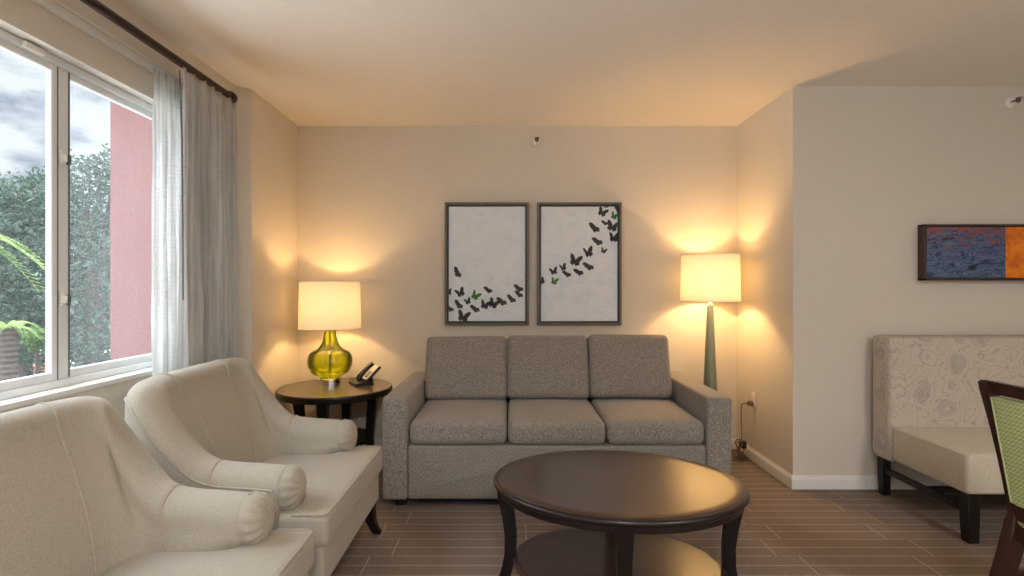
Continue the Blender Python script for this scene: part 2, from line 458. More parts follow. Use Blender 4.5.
# window sill board
bm = bmesh.new(); box(bm, XO + .13, XW + .012, WY0 + .002, WY1 - .002, WZ0 - .018, WZ0 + .004, .004)
tag(finish('trim_1', bm, M['white'], smooth=False), kind='structure')

# window: frame, two sliding sashes with a pane each, latches, sensor
win = empty('window_1', (XW, 2.05, WZ0), kind='structure')
def wbox(name, bxs, m, bev=.003, parent=win):
    bm = bmesh.new()
    for b in bxs: box(bm, *b, bev, 1)
    o = finish(name, bm, m, None, ang=30)
    o.parent = parent; o.matrix_parent_inverse = win.matrix_world.inverted()
    # store in local coordinates
    for v in o.data.vertices: v.co -= Vector(win.location)
    o.matrix_parent_inverse = Matrix()
    return o
fx0, fx1 = XW - .125, XW - .055
wbox('frame', [(fx0, fx1, WY0, WY1, WZ0 + .004, WZ0 + .032), (fx0, fx1, WY0, WY1, WZ1 - .030, WZ1), (fx0, fx1, WY0, WY0 + .03, WZ0 + .004, WZ1), (fx0, fx1, WY1 - .03, WY1, WZ0 + .004, WZ1)], M['alu'])
def sash(y0, y1, x, pane, glassmat, st0=.036, st1=.036):
    z0, z1, d = WZ0 + .030, WZ1 - .028, .026
    s = wbox('sash', [(x - d, x, y0, y0 + st0, z0, z1), (x - d, x, y1 - st1, y1, z0, z1), (x - d, x, y0 + st0, y1 - st1, z0, z0 + .034), (x - d, x, y0 + st0, y1 - st1, z1 - .028, z1)], M['alu'])
    g = wbox('pane', [(x - d * .5 - .002, x - d * .5 + .002, y0 + st0 - .004, y1 - st1 + .004, z0 + .028, z1 - .024)], glassmat, 0)
    g.parent = s
    return s
sA = sash(WY0 + .028, 2.066, XW - .066, 'near', M['glass'], .036, .026)
sB = sash(2.074, WY1 - .028, XW - .072, 'far', M['glass2'], .056)
wbox('gasket', [(XW - .09, XW - .070, 2.0655, 2.0745, WZ0 + .032, WZ1 - .03)], M['gasket'], 0)
wbox('gasket', [(XW - .0745, XW - .0715, 2.122, 2.131, WZ0 + .034, WZ1 - .03)], M['gasket'], 0)
for z in (1.73, 1.185):
    l = wbox('latch', [(XW - .074, XW - .060, 2.076, 2.100, z - .03, z + .03), (XW - .064, XW - .046, 2.080, 2.092, z - .018, z + .012)], M['plasticw'], .003)
    m = wbox('thumb_lever', [(XW - .062, XW - .046, 2.098, 2.110, z - .026, z + .014)], M['gasket'], .003); m.parent = l
wbox('sensor', [(fx1 - .002, fx1 + .016, 1.90, 1.985, WZ1 - .028, WZ1 - .006)], M['plasticw'], .003)

fill_win = empty('unseen_fill_window', (XW, -1.275, VZ0), kind='structure')  # extra window out of view, added to bring in fill daylight
def w2(name, bxs, m, parent):
    bm = bmesh.new()
    for b in bxs: box(bm, b[0] - XW, b[1] - XW, b[2] + 1.275, b[3] + 1.275, b[4] - VZ0, b[5] - VZ0, .003, 1)
    return finish(name, bm, m, parent, ang=30)
w2('frame', [(fx0, fx1, VY0, VY1, VZ0, VZ0 + .03), (fx0, fx1, VY0, VY1, VZ1 - .03, VZ1), (fx0, fx1, VY0, VY0 + .03, VZ0, VZ1), (fx0, fx1, VY1 - .03, VY1, VZ0, VZ1)], M['alu'], fill_win)
for a, b, x in ((VY0 + .028, -1.25, XW - .066), (-1.30, VY1 - .028, XW - .095)):
    z0, z1 = VZ0 + .03, VZ1 - .03
    sh_ = w2('sash', [(x - .026, x, a, a + .045, z0, z1), (x - .026, x, b - .045, b, z0, z1), (x - .026, x, a + .045, b - .045, z0, z0 + .05), (x - .026, x, a + .045, b - .045, z1 - .045, z1)], M['alu'], fill_win)
    w2('pane', [(x - .015, x - .011, a + .04, b - .04, z0 + .045, z1 - .04)], M['glass'], sh_)

# ------------------------------------------------------------------ curtain track, rod, sheer, drape
bm = bmesh.new()
for z in (2.225, 2.263): box(bm, XW, XW + .022, .3, 2.72, z, z + .010, .002, 1)
box(bm, XW, XW + .012, .3, 2.72, 2.228, 2.27)
tag(finish('curtain_track', bm, M['white'], ang=30), 'white curtain track fixed to the wall above the window', 'curtain track')
rod = empty('curtain_rod', (-1.525, 1.8, 2.268), label='dark bronze curtain rod with a rounded end cap above the window', cat='curtain rod')
bm = bmesh.new(); lathe(bm, [(.019, -1.5), (.019, 1.13)], 20, axis='y'); finish('rod', bm, M['bronze'], rod)
bm = bmesh.new(); lathe(bm, [(.019, 1.13), (.027, 1.132), (.029, 1.145), (.029, 1.165), (.024, 1.178), (.010, 1.184)], 20, axis='y'); finish('end_cap', bm, M['bronze'], rod)
for yy in (-1.35, 1.08):
    bm = bmesh.new(); tube(bm, [(-.132, yy, -.02), (-.03, yy, -.02), (-.0, yy, -.021)], .008, 8); box(bm, -.139, -.131, yy - .02, yy + .02, -.06, .03, .002, 1)
    finish('bracket', bm, M['bronze'], rod)

def drapery(name, y0, y1, x, z0, z1, amp, folds, m, seed, gather=.5, parent=None):
    bm = bmesh.new(); nu, nv = 220, 40; rows = []
    for j in range(nv + 1):
        t = j / nv; z = z0 + (z1 - z0) * t; row = []
        for i in range(nu + 1):
            u = i / nu
            ph = u * folds * 2 * PI
            wob = .9 * noise.noise(Vector((u * 7 + seed, t * 1.3, seed * 3.1)))
            a = amp * (.55 + .45 * (1 - t) + .25 * noise.noise(Vector((u * 5, seed, 2))))
            dx = a * math.sin(ph + wob * 1.6) + a * .45 * math.sin(ph * 2.3 + 1.1 + wob)
            dx += .006 * noise.noise(Vector((u * 40, t * 9, seed)))
            yy = y0 + (y1 - y0) * u + a * .5 * math.cos(ph * 1.0 + wob)
            yy += .02 * (1 - t) * (u - .5) + .012 * noise.noise(Vector((u * 3, t * 2.5, seed + 9)))
            dx *= 1 - .65 * max(0, (t - .93) / .07)
            row.append(bm.verts.new((x + dx, yy, z)))
        rows.append(row)
    for a, b in zip(rows, rows[1:]):
        for i in range(nu): bm.faces.new((a[i], a[i + 1], b[i + 1], b[i]))
    o = finish(name, bm, m, parent, ang=180); return o
tag(drapery('sheer_curtain', 2.435, 2.70, -1.618, .03, 2.232, .022, 4, M['sheer'], 1.7), 'white sheer curtain gathered beside the window, hanging from the wall track', 'curtain')
dr = empty('drape', (-1.525, 2.7, 0), label='grey crinkled drape gathered on the dark rod near the room corner', cat='curtain')
o = drapery('panel', 2.495 - 2.7, 2.98 - 2.7, .004, .02, 2.252, .036, 6, M['drape'], 4.2, parent=dr)
md = o.modifiers.new('thick', 'SOLIDIFY'); md.thickness = .0015
bm = bmesh.new(); tube(bm, [(.022, -.245, 2.22), (.028, -.235, 1.9), (.03, -.23, 1.17)], .004, 6); finish('pull_wand', bm, M['gasket'], dr)

# ------------------------------------------------------------------ armchairs
def make_armchair(loc, label):
    t = empty('armchair', loc, label=label, cat='armchair', group='oatmeal linen armchairs by the window')
    crest = [(-.315, 0, .890), (-.315, .10, .890), (-.314, .20, .889), (-.307, .275, .888), (-.285, .335, .884), (-.248, .362, .862), (-.204, .368, .790),
             (-.155, .364, .715), (-.105, .356, .654), (-.055, .347, .612), (0, .341, .593), (.07, .338, .585), (.14, .338, .581), (.205, .338, .575)]
    inner = [(-.10, 0), (-.10, .075), (-.097, .13), (-.088, .172), (-.071, .207), (-.048, .234), (-.024, .250), (-.004, .258), (.014, .262), (.036, .264), (.056, .264), (.09, .264), (.15, .270), (.205, .285)]
    outer = [(-.345, 0), (-.345, .12), (-.343, .22), (-.337, .31), (-.320, .382), (-.265, .415), (-.210, .420), (-.155, .420), (-.105, .418), (-.055, .416), (0, .415), (.07, .415), (.14, .415), (.205, .415)]
    rad = [.055, .055, .057, .061, .067, .073, .077, .079, .080, .080, .080, .080, .080, .080]
    turn = [0, 4, 13, 26, 42, 59, 74, 85, 90, 90, 90, 90, 90, 90]
    allp = [c + i + o + (r, a) for c, i, o, r, a in zip(crest, inner, outer, rad, turn)]
    fine = catmull(allp, 4)          # 0..52
    SEAM = 39
    def section(p, sgn=1):
        cx, cy, cz, ix, iy, ox, oy, r, an = p
        C = Vector((cx, cy, cz - r)); I = Vector((ix, iy, .345 + .075 * max(0, min(1, (ix - .10) / .09)))); O = Vector((ox, oy, .165))
        n = Vector((-math.cos(R(an)), math.sin(R(an)), 0))
        pts = []
        tin = C - n * r * .98 + Vector((0, 0, -r * .15))
        K = 10
        for k in range(K):                      # inner face, softly padded
            s = k / K
            q = I.lerp(tin, s); b = math.sin(s * PI) * (.012 + .06 * max(0, cz - .6))
            q = q - n * b + Vector((0, 0, .35 * b))
            pts.append(q)
        for k in range(13):                     # the rolled crest
            a = PI * 1.04 - k * (PI * 1.06) / 12
            pts.append(C + n * math.cos(a) * r + Vector((0, 0, math.sin(a) * r)))
        tout = pts[-1]
        P1 = tout + Vector((0, 0, -.02))
        for k in range(8):                      # outside panel
            s = k / 7; pts.append(P1.lerp(O, s) + n * .012 * math.sin(s * PI))
        pts.append(Vector((ix, iy, .165)))
        if sgn < 0: pts = [Vector((q.x, -q.y, q.z)) for q in pts]
        return pts
    R_ = [section(p) for p in fine]
    for _ in range(14):                         # even out the hollow between back and wing
        old = [[q.copy() for q in s_] for s_ in R_]
        for i in range(4, SEAM):
            for j in range(13):
                wgt = .5 * (1 if j < 9 else (13 - j) / 5)
                R_[i][j] = old[i][j].lerp((old[i - 1][j] + old[i + 1][j]) / 2, wgt)
    L_ = [[Vector((q.x, -q.y, q.z)) for q in s_] for s_ in R_]
    bm = bmesh.new(); loft(bm, L_[SEAM:0:-1] + R_[:SEAM + 1]); back = finish('backrest', bm, M['linen'], t, ang=100)
    # seams on the inside of the back
    for S in (R_, L_):
        bm = bmesh.new()
        tube(bm, [q + Vector((.0015, 0, .0015)) for q in S[8][1:19]], .0042, 6)
        finish('seam_piping', bm, M['pipe'], back)
        bm = bmesh.new(); tube(bm, [s[21] for s in S[16:SEAM + 1]], .0045, 6); finish('edge_piping', bm, M['pipe'], back)
    for S, sg in ((R_, 1), (L_, -1)):
        secs = [list(s) for s in S[SEAM:]]
        end = secs[-1]; p = fine[-1]; C = Vector((p[0], sg * p[1], p[2] - p[7]))
        for dx, sc in ((.012, .985), (.022, .93)):
            secs.append([Vector((q.x + dx, C.y + (q.y - C.y) * sc, C.z + (q.z - C.z) * sc if q.z > .34 else q.z)) for q in end])
        bm = bmesh.new(); loft(bm, secs); arm = finish('arm', bm, M['linen'], t, ang=60)
        bm = bmesh.new(); tube(bm, [q for q in S[SEAM][2:23]], .0035, 6); finish('seam_piping', bm, M['pipe'], arm)
        bm = bmesh.new(); tube(bm, [s[21] for s in S[SEAM:]] , .0045, 6)
        finish('edge_piping', bm, M['pipe'], arm)
        # pleated rounded arm front
        bm = bmesh.new(); n = 56; ss = []
        for rr, dx, pl in ((.080, -.004, 0), (.081, .010, .0008), (.079, .024, .0022), (.071, .040, .0026), (.055, .053, .002), (.032, .061, .001), (.008, .064, 0)):
            ss.append([C + Vector((.020 + dx + (pl * .8 if k % 4 < 2 else -pl * .4), (rr + (pl if k % 4 < 2 else -pl)) * math.cos(2 * PI * k / n), (rr + (pl if k % 4 < 2 else -pl)) * math.sin(2 * PI * k / n))) for k in range(n)])
        loft(bm, ss); fr = finish('arm_front', bm, M['linen'], arm, ang=70)
        bm = bmesh.new(); tube(bm, [C + Vector((.022, sg * .080 * math.cos(a), .080 * math.sin(a))) for a in [R(x) for x in range(-85, 101, 8)]], .0045, 6)
        finish('ring_piping', bm, M['pipe'], arm)
    # T-shaped seat cushion
    def warp(p):
        x = p.x
        k = 1 / (1 + math.exp(-max(-.3, min(.3, x - .055)) * 200))
        w = .72 + .28 * k
        sag = -.004 * (p.z > 0)
        return Vector((p.x, p.y * w, p.z + sag))
    bm = bmesh.new(); cushion(bm, (.15, 0, .372), .51, .84, .118, .022, .022, 22, warp); seat = finish('seat_cushion', bm, M['linen'], t, ang=60)
    for zz in (.4255, .320):
        bm = bmesh.new()
        tube(bm, [(.275, -.413, zz), (.38, -.414, zz), (.398, -.398, zz)] + [(.4005, y, zz) for y in (-.3, 0, .3)] + [(.398, .398, zz), (.38, .414, zz), (.275, .413, zz)], .0042, 6)
        finish('piping', bm, M['pipe'], seat)
    bm = bmesh.new(); cushion(bm, (.05, 0, .238), .672, .812, .152, .014, 0, 6); finish('base_rail', bm, M['linen'], t, ang=50)
    for sx, x in ((1, .345), (-1, -.27)):
        for sy in (1, -1):
            bm = bmesh.new(); secs = []
            for z, w, off in ((.165, .030, 0), (.12, .027, .002), (.07, .022, .010), (.03, .019, .024), (.0, .019, .040)):
                c = Vector((x + sx * off, sy * (.365 + off * .5), z))
                secs.append([c + Vector((a * w, b * w, 0)) for a, b in ((-1, -1), (1, -1), (1, 1), (-1, 1))])
            loft(bm, secs); bmesh.ops.bevel(bm, geom=bm.edges[:], offset=.003, segments=1, affect='EDGES')
            finish('leg', bm, M['espresso'], t)
    return t
ac = make_armchair((-1.045, 2.315, 0), 'oatmeal linen armchair in front of the drape, nearer the round end table')
ac2 = copy_tree(ac); ac2.location = (-1.048, 1.375, 0); ac2['label'] = 'oatmeal linen armchair cut off by the corner of the photo, nearest the camera'

# ------------------------------------------------------------------ sofa
sofa = empty('sofa', (.262, 3.48, 0), label='long grey tweed three-seat sofa against the back wall under two butterfly pictures', cat='sofa')
y0, y1 = -.48, .47
W2 = .972
for s in (-1, 1):
    bm = bmesh.new(); cushion(bm, (s * (W2 - .0675), (y0 + y1) / 2, .329), .14, y1 - y0, .570, .018, 0, 6)
    finish('arm', bm, M['tweed'], sofa, ang=60)
bm = bmesh.new(); cushion(bm, (0, (y0 + y1) / 2 + .0, .194), 1.665, y1 - y0 - .02, .298, .014, 0, 8); finish('front_panel', bm, M['tweed'], sofa, ang=60)
bm = bmesh.new(); cushion(bm, (0, .385, .5), 1.655, .16, .44, .03, 0, 8); finish('back_frame', bm, M['tweed'], sofa, ang=60)
cw = 1.66 / 3
for k in (-1, 0, 1):
    bm = bmesh.new(); cushion(bm, (k * cw, -.145, .413), cw - .006, .67, .134, .040, .016, 12); finish('seat_cushion', bm, M['tweed'], sofa, ang=70)
for k in (-1, 0, 1):
    bm = bmesh.new()
    T = Matrix.Translation(Vector((k * (cw - .006) - .008, .195, .676 + .006 * (k + 1)))) @ Matrix.Rotation(R(-17), 4, 'X') @ Matrix.Rotation(R(.6 * k), 4, 'Y')
    cushion(bm, (0, 0, 0), cw - .008, .17, .425, .038, 0, 12, warp=lambda p: Vector((p.x, p.y + (.022 * (1 - (p.x / .28) ** 2) * (1 - (p.z / .215) ** 2)) * (1 if p.y > 0 else -1), p.z)))
    for v in bm.verts: v.co = T @ v.co
    finish('back_cushion', bm, M['tweed'], sofa, ang=70)
for x in (-.88, .88):
    for y in (-.41, .40):
        bm = bmesh.new(); box(bm, x - .03, x + .03, y - .03, y + .03, 0, .046, .004, 1); finish('foot', bm, M['black'], sofa)
bm = bmesh.new(); box(bm, -.78, .78, -.42, .44, .014, .046); finish('plinth', bm, M['black'], sofa, smooth=False)

# ------------------------------------------------------------------ oval coffee table
def oval(a, b, prof, n=96):
    return [[Vector(((a + d) * math.cos(2 * PI * k / n), (b + d) * math.sin(2 * PI * k / n), z)) for k in range(n)] for d, z in prof]
ct = empty('coffee_table', (.4357, 2.199, 0), R(-7.0), label='oval dark mahogany coffee table with a lower shelf in front of the sofa', cat='coffee table')
A_, B_ = .505, .398
bm = bmesh.new()
loft(bm, oval(A_, B_, [(-.06, .4505), (-.0235, .4505), (-.0205, .4488), (-.018, .444), (-.06, .444)])); finish('tabletop', bm, M['mahog'], ct, ang=50)
bm = bmesh.new(); loft(bm, oval(A_, B_, [(-.024, .4475), (-.010, .4478), (-.003, .444), (0, .438), (-.001, .431), (-.006, .426), (-.012, .424), (-.014, .420), (-.024, .420)]) , cap0=False, cap1=False); finish('moulded_edge', bm, M['rim'], ct, ang=60)
bm = bmesh.new(); loft(bm, oval(A_, B_, [(-.024, .421), (-.022, .398), (-.024, .394), (-.045, .394), (-.045, .421)])); finish('apron', bm, M['rim'], ct, ang=50)
bm = bmesh.new(); loft(bm, oval(.425, .312, [(-.03, .118), (-.008, .118), (-.002, .115), (0, .108), (-.003, .099), (-.01, .096), (-.03, .096)])); finish('shelf', bm, M['mahog'], ct, ang=50)
for ang in (0, 90, 180, 270):
    a = R(ang); ca, sa = math.cos(a), math.sin(a); bm = bmesh.new(); secs = []
    for z, d, w in ((.421, -.042, .030), (.36, -.045, .028), (.28, -.060, .025), (.20, -.070, .0235), (.12, -.068, .023), (.06, -.055, .023), (0, -.036, .024)):
        c = Vector(((A_ + d) * ca, (B_ + d) * sa, z)); rd = Vector((ca, sa, 0)); tg = Vector((-sa, ca, 0))
        secs.append([c + rd * (u * w) + tg * (v * w) for u, v in ((-1, -1), (1, -1), (1, 1), (-1, 1))])
    loft(bm, secs); bmesh.ops.bevel(bm, geom=[e for e in bm.edges if abs((e.verts[0].co - e.verts[1].co).z) > .02], offset=.004, segments=2, affect='EDGES')
    finish('leg', bm, M['espresso'], ct)

# ------------------------------------------------------------------ round end table
TZ = .547
et = empty('end_table', (-1.195, 3.700, 0), R(0), label='round dark wood end table between the armchair and the sofa', cat='end table')
bm = bmesh.new(); lathe(bm, [(.28, TZ), (.372, TZ), (.374, TZ - .003), (.374, TZ - .010), (.28, TZ - .010)], 80); finish('tabletop', bm, [M['endtop']], et, ang=40)
bm = bmesh.new(); lathe(bm, [(.28, TZ - .010), (.377, TZ - .003), (.380, TZ - .008), (.380, TZ - .016), (.378, TZ - .040), (.372, TZ - .045), (.28, TZ - .045)], 80); finish('edge_band', bm, M['espresso'], et, ang=40)
bm = bmesh.new(); lathe(bm, [(.10, .205), (.250, .205), (.254, .200), (.254, .183), (.250, .180), (.10, .180)], 56); finish('shelf', bm, M['espresso'], et, ang=40)
for k in range(4):
    a = k * PI / 2; ca, sa = math.cos(a), math.sin(a); bm = bmesh.new(); secs = []
    for z, d, w in ((TZ - .044, .250, .034), (.44, .255, .031), (.34, .242, .027), (.20, .232, .025), (.10, .238, .024), (0, .262, .025)):
        c = Vector((d * ca, d * sa, z)); rd = Vector((ca, sa, 0)); tg = Vector((-sa, ca, 0))
        secs.append([c + rd * (u * w) + tg * (v * w) for u, v in ((-1, -1), (1, -1), (1, 1), (-1, 1))])
    loft(bm, secs); bmesh.ops.bevel(bm, geom=[e for e in bm.edges if abs((e.verts[0].co - e.verts[1].co).z) > .02], offset=.004, segments=2, affect='EDGES')
    finish('leg', bm, M['espresso'], et)

def shade_mesh(r0, r1, z0, z1, parent, c=(0, 0)):
    bm = bmesh.new(); lathe(bm, [(r0, z0), (r0 * .5 + r1 * .5, (z0 + z1) / 2), (r1, z1)], 64, (c[0], c[1], 0), cap0=False, cap1=False)
    o = finish('lamp_shade', bm, M['shade'], parent, ang=180)
    for z, r in ((z0, r0), (z1, r1)):
        bm = bmesh.new(); tube(bm, [(c[0] + r * math.cos(2 * PI * k / 64), c[1] + r * math.sin(2 * PI * k / 64), z) for k in range(64)], .003, 6, cyc=True)
        finish('rim', bm, M['shade'], o)
    bm = bmesh.new()
    for k in range(3):
        a = k * 2 * PI / 3; tube(bm, [(c[0], c[1], z1 - .035), (c[0] + (r1 - .003) * math.cos(a), c[1] + (r1 - .003) * math.sin(a), z1 - .02)], .0018, 6)
    finish('spider_wire', bm, M['chrome'], o)
    return o
def bulb(parent, z, power, col=(1, .62, .26), r=.03, c=(0, 0), name='bulb_light'):
    l = bpy.data.lights.new(name, 'POINT'); l.energy = power; l.color = col; l.shadow_soft_size = r
    o = bpy.data.objects.new(name, l); COL.objects.link(o); o.parent = parent; o.location = (c[0], c[1], z); return o
# ------------------------------------------------------------------ glass table lamp
tl = empty('table_lamp', (-1.266, 3.80, TZ + .0005), label='chartreuse glass table lamp with a white drum shade, lit, on the end table', cat='lamp')
bm = bmesh.new(); lathe(bm, [(.0675, 0), (.0675, .036), (.064, .040), (.05, .042), (.05, .046)], 48); finish('chrome_base', bm, M['chrome'], tl)
prof = [(.060, .043), (.061, .048), (.076, .056), (.104, .070), (.124, .094), (.134, .124), (.136, .150), (.131, .178), (.118, .199), (.102, .210), (.094, .213), (.084, .217), (.069, .230), (.053, .254), (.042, .288), (.035, .322), (.033, .345)]
prof = catmull(prof, 3)
bm = bmesh.new(); lathe(bm, prof, 56, cap0=False, cap1=False); finish('glass_body', bm, M['gglass'], tl, ang=180)
bm = bmesh.new(); lathe(bm, [(.034, .343), (.034, .352), (.018, .354), (.018, .372), (.012, .374), (.012, .40), (.016, .402), (.016, .44), (.010, .45)], 24); finish('socket', bm, M['chrome'], tl)
bm = bmesh.new(); lathe(bm, [(.006, .03), (.006, .345)], 12); finish('inner_stem', bm, M['bronze'], tl)
bm = bmesh.new(); tube(bm, [(.02, 0, .40), (.062, 0, .44), (.068, 0, .50), (.05, 0, .575), (0, 0, .608), (-.05, 0, .575), (-.068, 0, .50), (-.062, 0, .44), (-.02, 0, .40)], .002, 6); finish('harp', bm, M['chrome'], tl)
shade_mesh(.189, .182, .353, .645, tl)
bulb(tl, .50, 5.8)

tl.scale = (1.118,) * 3
# ------------------------------------------------------------------ telephone
ph = empty('telephone', (-1.020, 3.83, TZ + .0005), R(-58), label='black desk telephone with a pale keypad face on the end table', cat='telephone')
tilt = R(52)
bm = bmesh.new()
side = [(-.105, 0), (.03, 0), (.03, .014), (-.02, .030), (-.060, .022), (-.105, .014)]
loft(bm, [[Vector((x, y, z)) for y, z in side] for x in (-.075, .085)]); bmesh.ops.bevel(bm, geom=bm.edges[:], offset=.003, segments=2, affect='EDGES')
body = finish('base', bm, M['plasticb'], ph)
sl = math.atan2(.095, .098)
T = Matrix.Translation(Vector((0, .021, .0785))) @ Matrix.Rotation(sl, 4, 'X')
bm = bmesh.new(); box(bm, -.075, .085, -.072, .070, -.018, .001, .005, 2, 0, T); finish('console', bm, M['plasticb'], ph)
bm = bmesh.new(); box(bm, -.04, .05, .02, .034, .008, .085, .003, 1); finish('stand', bm, M['plasticb'], ph)
bm = bmesh.new(); box(bm, -.008, .080, -.062, .066, .001, .006, .002, 1, 0, T); plate = finish('keypad_plate', bm, M['label'], ph)
bm = bmesh.new()
for i in range(3):
    for j in range(4): box(bm, .014 + i * .021, .028 + i * .021, -.046 + j * .014, -.037 + j * .014, .005, .010, .0015, 1, 0, T)
finish('keypad', bm, M['gasket'], plate)
bm = bmesh.new()
hp = [T @ Vector((-.042, y, z)) for y, z in ((-.085, .006), (-.07, .014), (-.04, .018), (0, .019), (.04, .018), (.064, .010))]
tube(bm, hp, [.017, .020, .015, .014, .015, .019], 12); finish('handset', bm, M['plasticb'], ph)

# ------------------------------------------------------------------ floor lamp
fl = empty('floor_lamp', (1.427, 3.85, 0), label='floor lamp with tapered sage metal pole and white drum shade, lit, behind the sofa arm', cat='lamp')
bm = bmesh.new(); lathe(bm, [(.135, .0), (.137, .010), (.132, .020), (.060, .026)], 48); finish('base', bm, M['lampgreen'], fl)
bm = bmesh.new(); lathe(bm, [(.060, .022), (.054, .3), (.045, .56), (.034, .82), (.024, 1.06), (.022, 1.10)], 40); finish('pole', bm, M['lampgreen'], fl)
bm = bmesh.new(); lathe(bm, [(.023, 1.10), (.019, 1.105), (.012, 1.115), (.012, 1.15), (.018, 1.155), (.018, 1.20), (.010, 1.21)], 24); finish('socket', bm, M['chrome'], fl)
bm = bmesh.new(); tube(bm, [(.02, 0, 1.15), (.066, 0, 1.2), (.07, 0, 1.27), (.05, 0, 1.36), (0, 0, 1.415), (-.05, 0, 1.36), (-.07, 0, 1.27), (-.066, 0, 1.2), (-.02, 0, 1.15)], .002, 6); finish('harp', bm, M['chrome'], fl)
shade_mesh(.204, .197, 1.130, 1.456, fl)
bulb(fl, 1.272, 8.2)

# ------------------------------------------------------------------ butterfly pictures
def butterfly(bm, cx, cz, s, rot, squash, mat, clip):
    """flat printed butterfly: two fore wings, two hind wings and a body"""
    fore = [(.0, -.06), (.04, .22), (.20, .46), (.44, .62), (.58, .58), (.56, .34), (.44, .10), (.30, -.06)]
    hind = [(.0, .05), (.22, .06), (.42, .0), (.45, -.20), (.33, -.30), (.27, -.27), (.20, -.40), (.10, -.34), (.02, -.16)]
    bodyp = [(0, .20), (.03, .10), (.025, -.2), (0, -.28), (-.025, -.2), (-.03, .10)]
    leaf = [(-.56, .20), (-.46, .36), (-.26, .36), (-.04, .24), (.12, .12), (.30, .14), (.50, .02), (.44, -.08), (.54, -.20), (.36, -.26), (.26, -.22), (.20, -.36), (.02, -.36), (-.10, -.20), (-.28, -.10), (-.42, .06)]
    if squash <= .5: rot = R(-10) + (rot - R(35)) * .25
    polys = [leaf] if squash <= .5 else [fore, hind, [(-x * squash, y) for x, y in fore], [(-x * squash, y) for x, y in hind], bodyp]
    ca, sa = math.cos(rot), math.sin(rot); x0, x1, z0, z1 = clip
    for pl in polys:
        q = []
        for x, y in pl:
            X = cx + s * (x * ca - y * sa); Z = cz + s * (x * sa + y * ca)
            q.append((min(x1, max(x0, X)), min(z1, max(z0, Z))))
        vs = [bm.verts.new((x, -.0205, z)) for x, z in q]
        f = bm.faces.new(vs); f.material_index = mat
def picture(cx, cz, w, h, flies, label):
    p = empty('picture', (cx, YB - .002, cz), label=label, cat='picture', group='butterfly pictures above the sofa')
    bm = bmesh.new(); fw, d = .017, .034
    for x0, x1, z0, z1 in ((-w / 2, -w / 2 + fw, -h / 2, h / 2), (w / 2 - fw, w / 2, -h / 2, h / 2), (-w / 2 + fw, w / 2 - fw, -h / 2, -h / 2 + fw), (-w / 2 + fw, w / 2 - fw, h / 2 - fw, h / 2)):
        box(bm, x0, x1, -d, 0, z0, z1, .002, 1)
    finish('frame', bm, M['frame'], p, ang=30)
    bm = bmesh.new(); iw, ih, k = w / 2 - fw, h / 2 - fw, .011
    for x0, x1, z0, z1 in ((-iw, -iw + k, -ih, ih), (iw - k, iw, -ih, ih), (-iw + k, iw - k, -ih, -ih + k), (-iw + k, iw - k, ih - k, ih)):
        box(bm, x0, x1, -.028, -.002, z0, z1)
    finish('inner_lip', bm, M['black'], p, smooth=False)
    bm = bmesh.new(); cw_, ch_ = iw - k - .002, ih - k - .002
    box(bm, -cw_, cw_, -.019, -.003, -ch_, ch_)
    for (px, py, s, rot, sq, g) in flies:
        X = (px - 510) / F * YB; Z = CZ - (py - 287) / F * YB
        butterfly(bm, X - cx, Z - cz, s * (.0074 if sq <= .5 else .0062), R(rot), sq, 2 if g else 1, (-cw_, cw_, -ch_, ch_))
    finish('canvas', bm, [M['canvas'], M['bfly'], M['bflyg']], p, smooth=False)
sL = lambda x, y, s, r, q=1, g=0: (440 + x / 7.684, 255 + y / 7.684, s, r, q, g)
sR = lambda x, y, s, r, q=1, g=0: (530 + x / 8.23, 195 + y / 8.23, s, r, q, g)
sQ = lambda x, y, s, r, q=1, g=0: (530 + x / 7.68, 255 + y / 7.68, s, r, q, g)
FL = [sL(135, 135, 11, -75, .5), sL(66, 290, 8, 10, .6), sL(158, 295, 11, 25, .8), sL(268, 315, 11, -30, .7, 1), sL(370, 268, 9, 50, .25), sL(604, 255, 10, 50, .35), sL(606, 300, 9, 20, .5), sL(548, 336, 10, 10, .45),
      sL(475, 357, 11, 45, .3), sL(408, 378, 12, -25, .9), sL(342, 388, 11, -15, .8), sL(270, 412, 10, 50, .3), sL(213, 360, 8, 20, .7), sL(145, 380, 10, -20, .4), sL(76, 410, 9, 40, .5), sL(178, 478, 14, -15, .9)]
FR = [sR(525, 86, 6, 0, 1), sR(622, 92, 7, 10, .8), sR(716, 116, 9, -10, .5), sR(588, 150, 11, -25, .9), sR(684, 180, 9, -20, .7, 1), sR(610, 232, 7, 60, .4), sR(672, 268, 13, -15, 1), sR(525, 272, 12, 15, .5), sR(682, 358, 12, -5, .8),
      sR(550, 384, 11, 60, .3), sR(600, 464, 7, -20, .9), sR(472, 482, 13, 15, .55), sQ(342, 50, 14, -15, .9), sQ(445, 88, 11, 65, .35), sQ(250, 102, 9, 20, .6), sQ(180, 130, 9, 15, .9), sQ(280, 146, 9, 65, .35), sQ(370, 132, 10, 80, .5), sQ(90, 206, 8, 35, .6), sQ(180, 206, 9, -15, .7, 1)]
def P(px, py, Y): return ((px - 510) / F * Y, CZ - (py - 287) / F * Y)
for x0, x1, fl_, lab in ((444.6, 529.2, FL, 'framed pale canvas with butterflies trailing along its lower half, closer to the table lamp'), (537.2, 621.8, FR, 'framed pale canvas with butterflies rising to its upper corner, closer to the floor lamp')):
    X0, Z1 = P(x0, 202.3, 4.055); X1, Z0 = P(x1, 325.2, 4.055)
    picture((X0 + X1) / 2, (Z0 + Z1) / 2, X1 - X0, Z1 - Z0, fl_, lab)

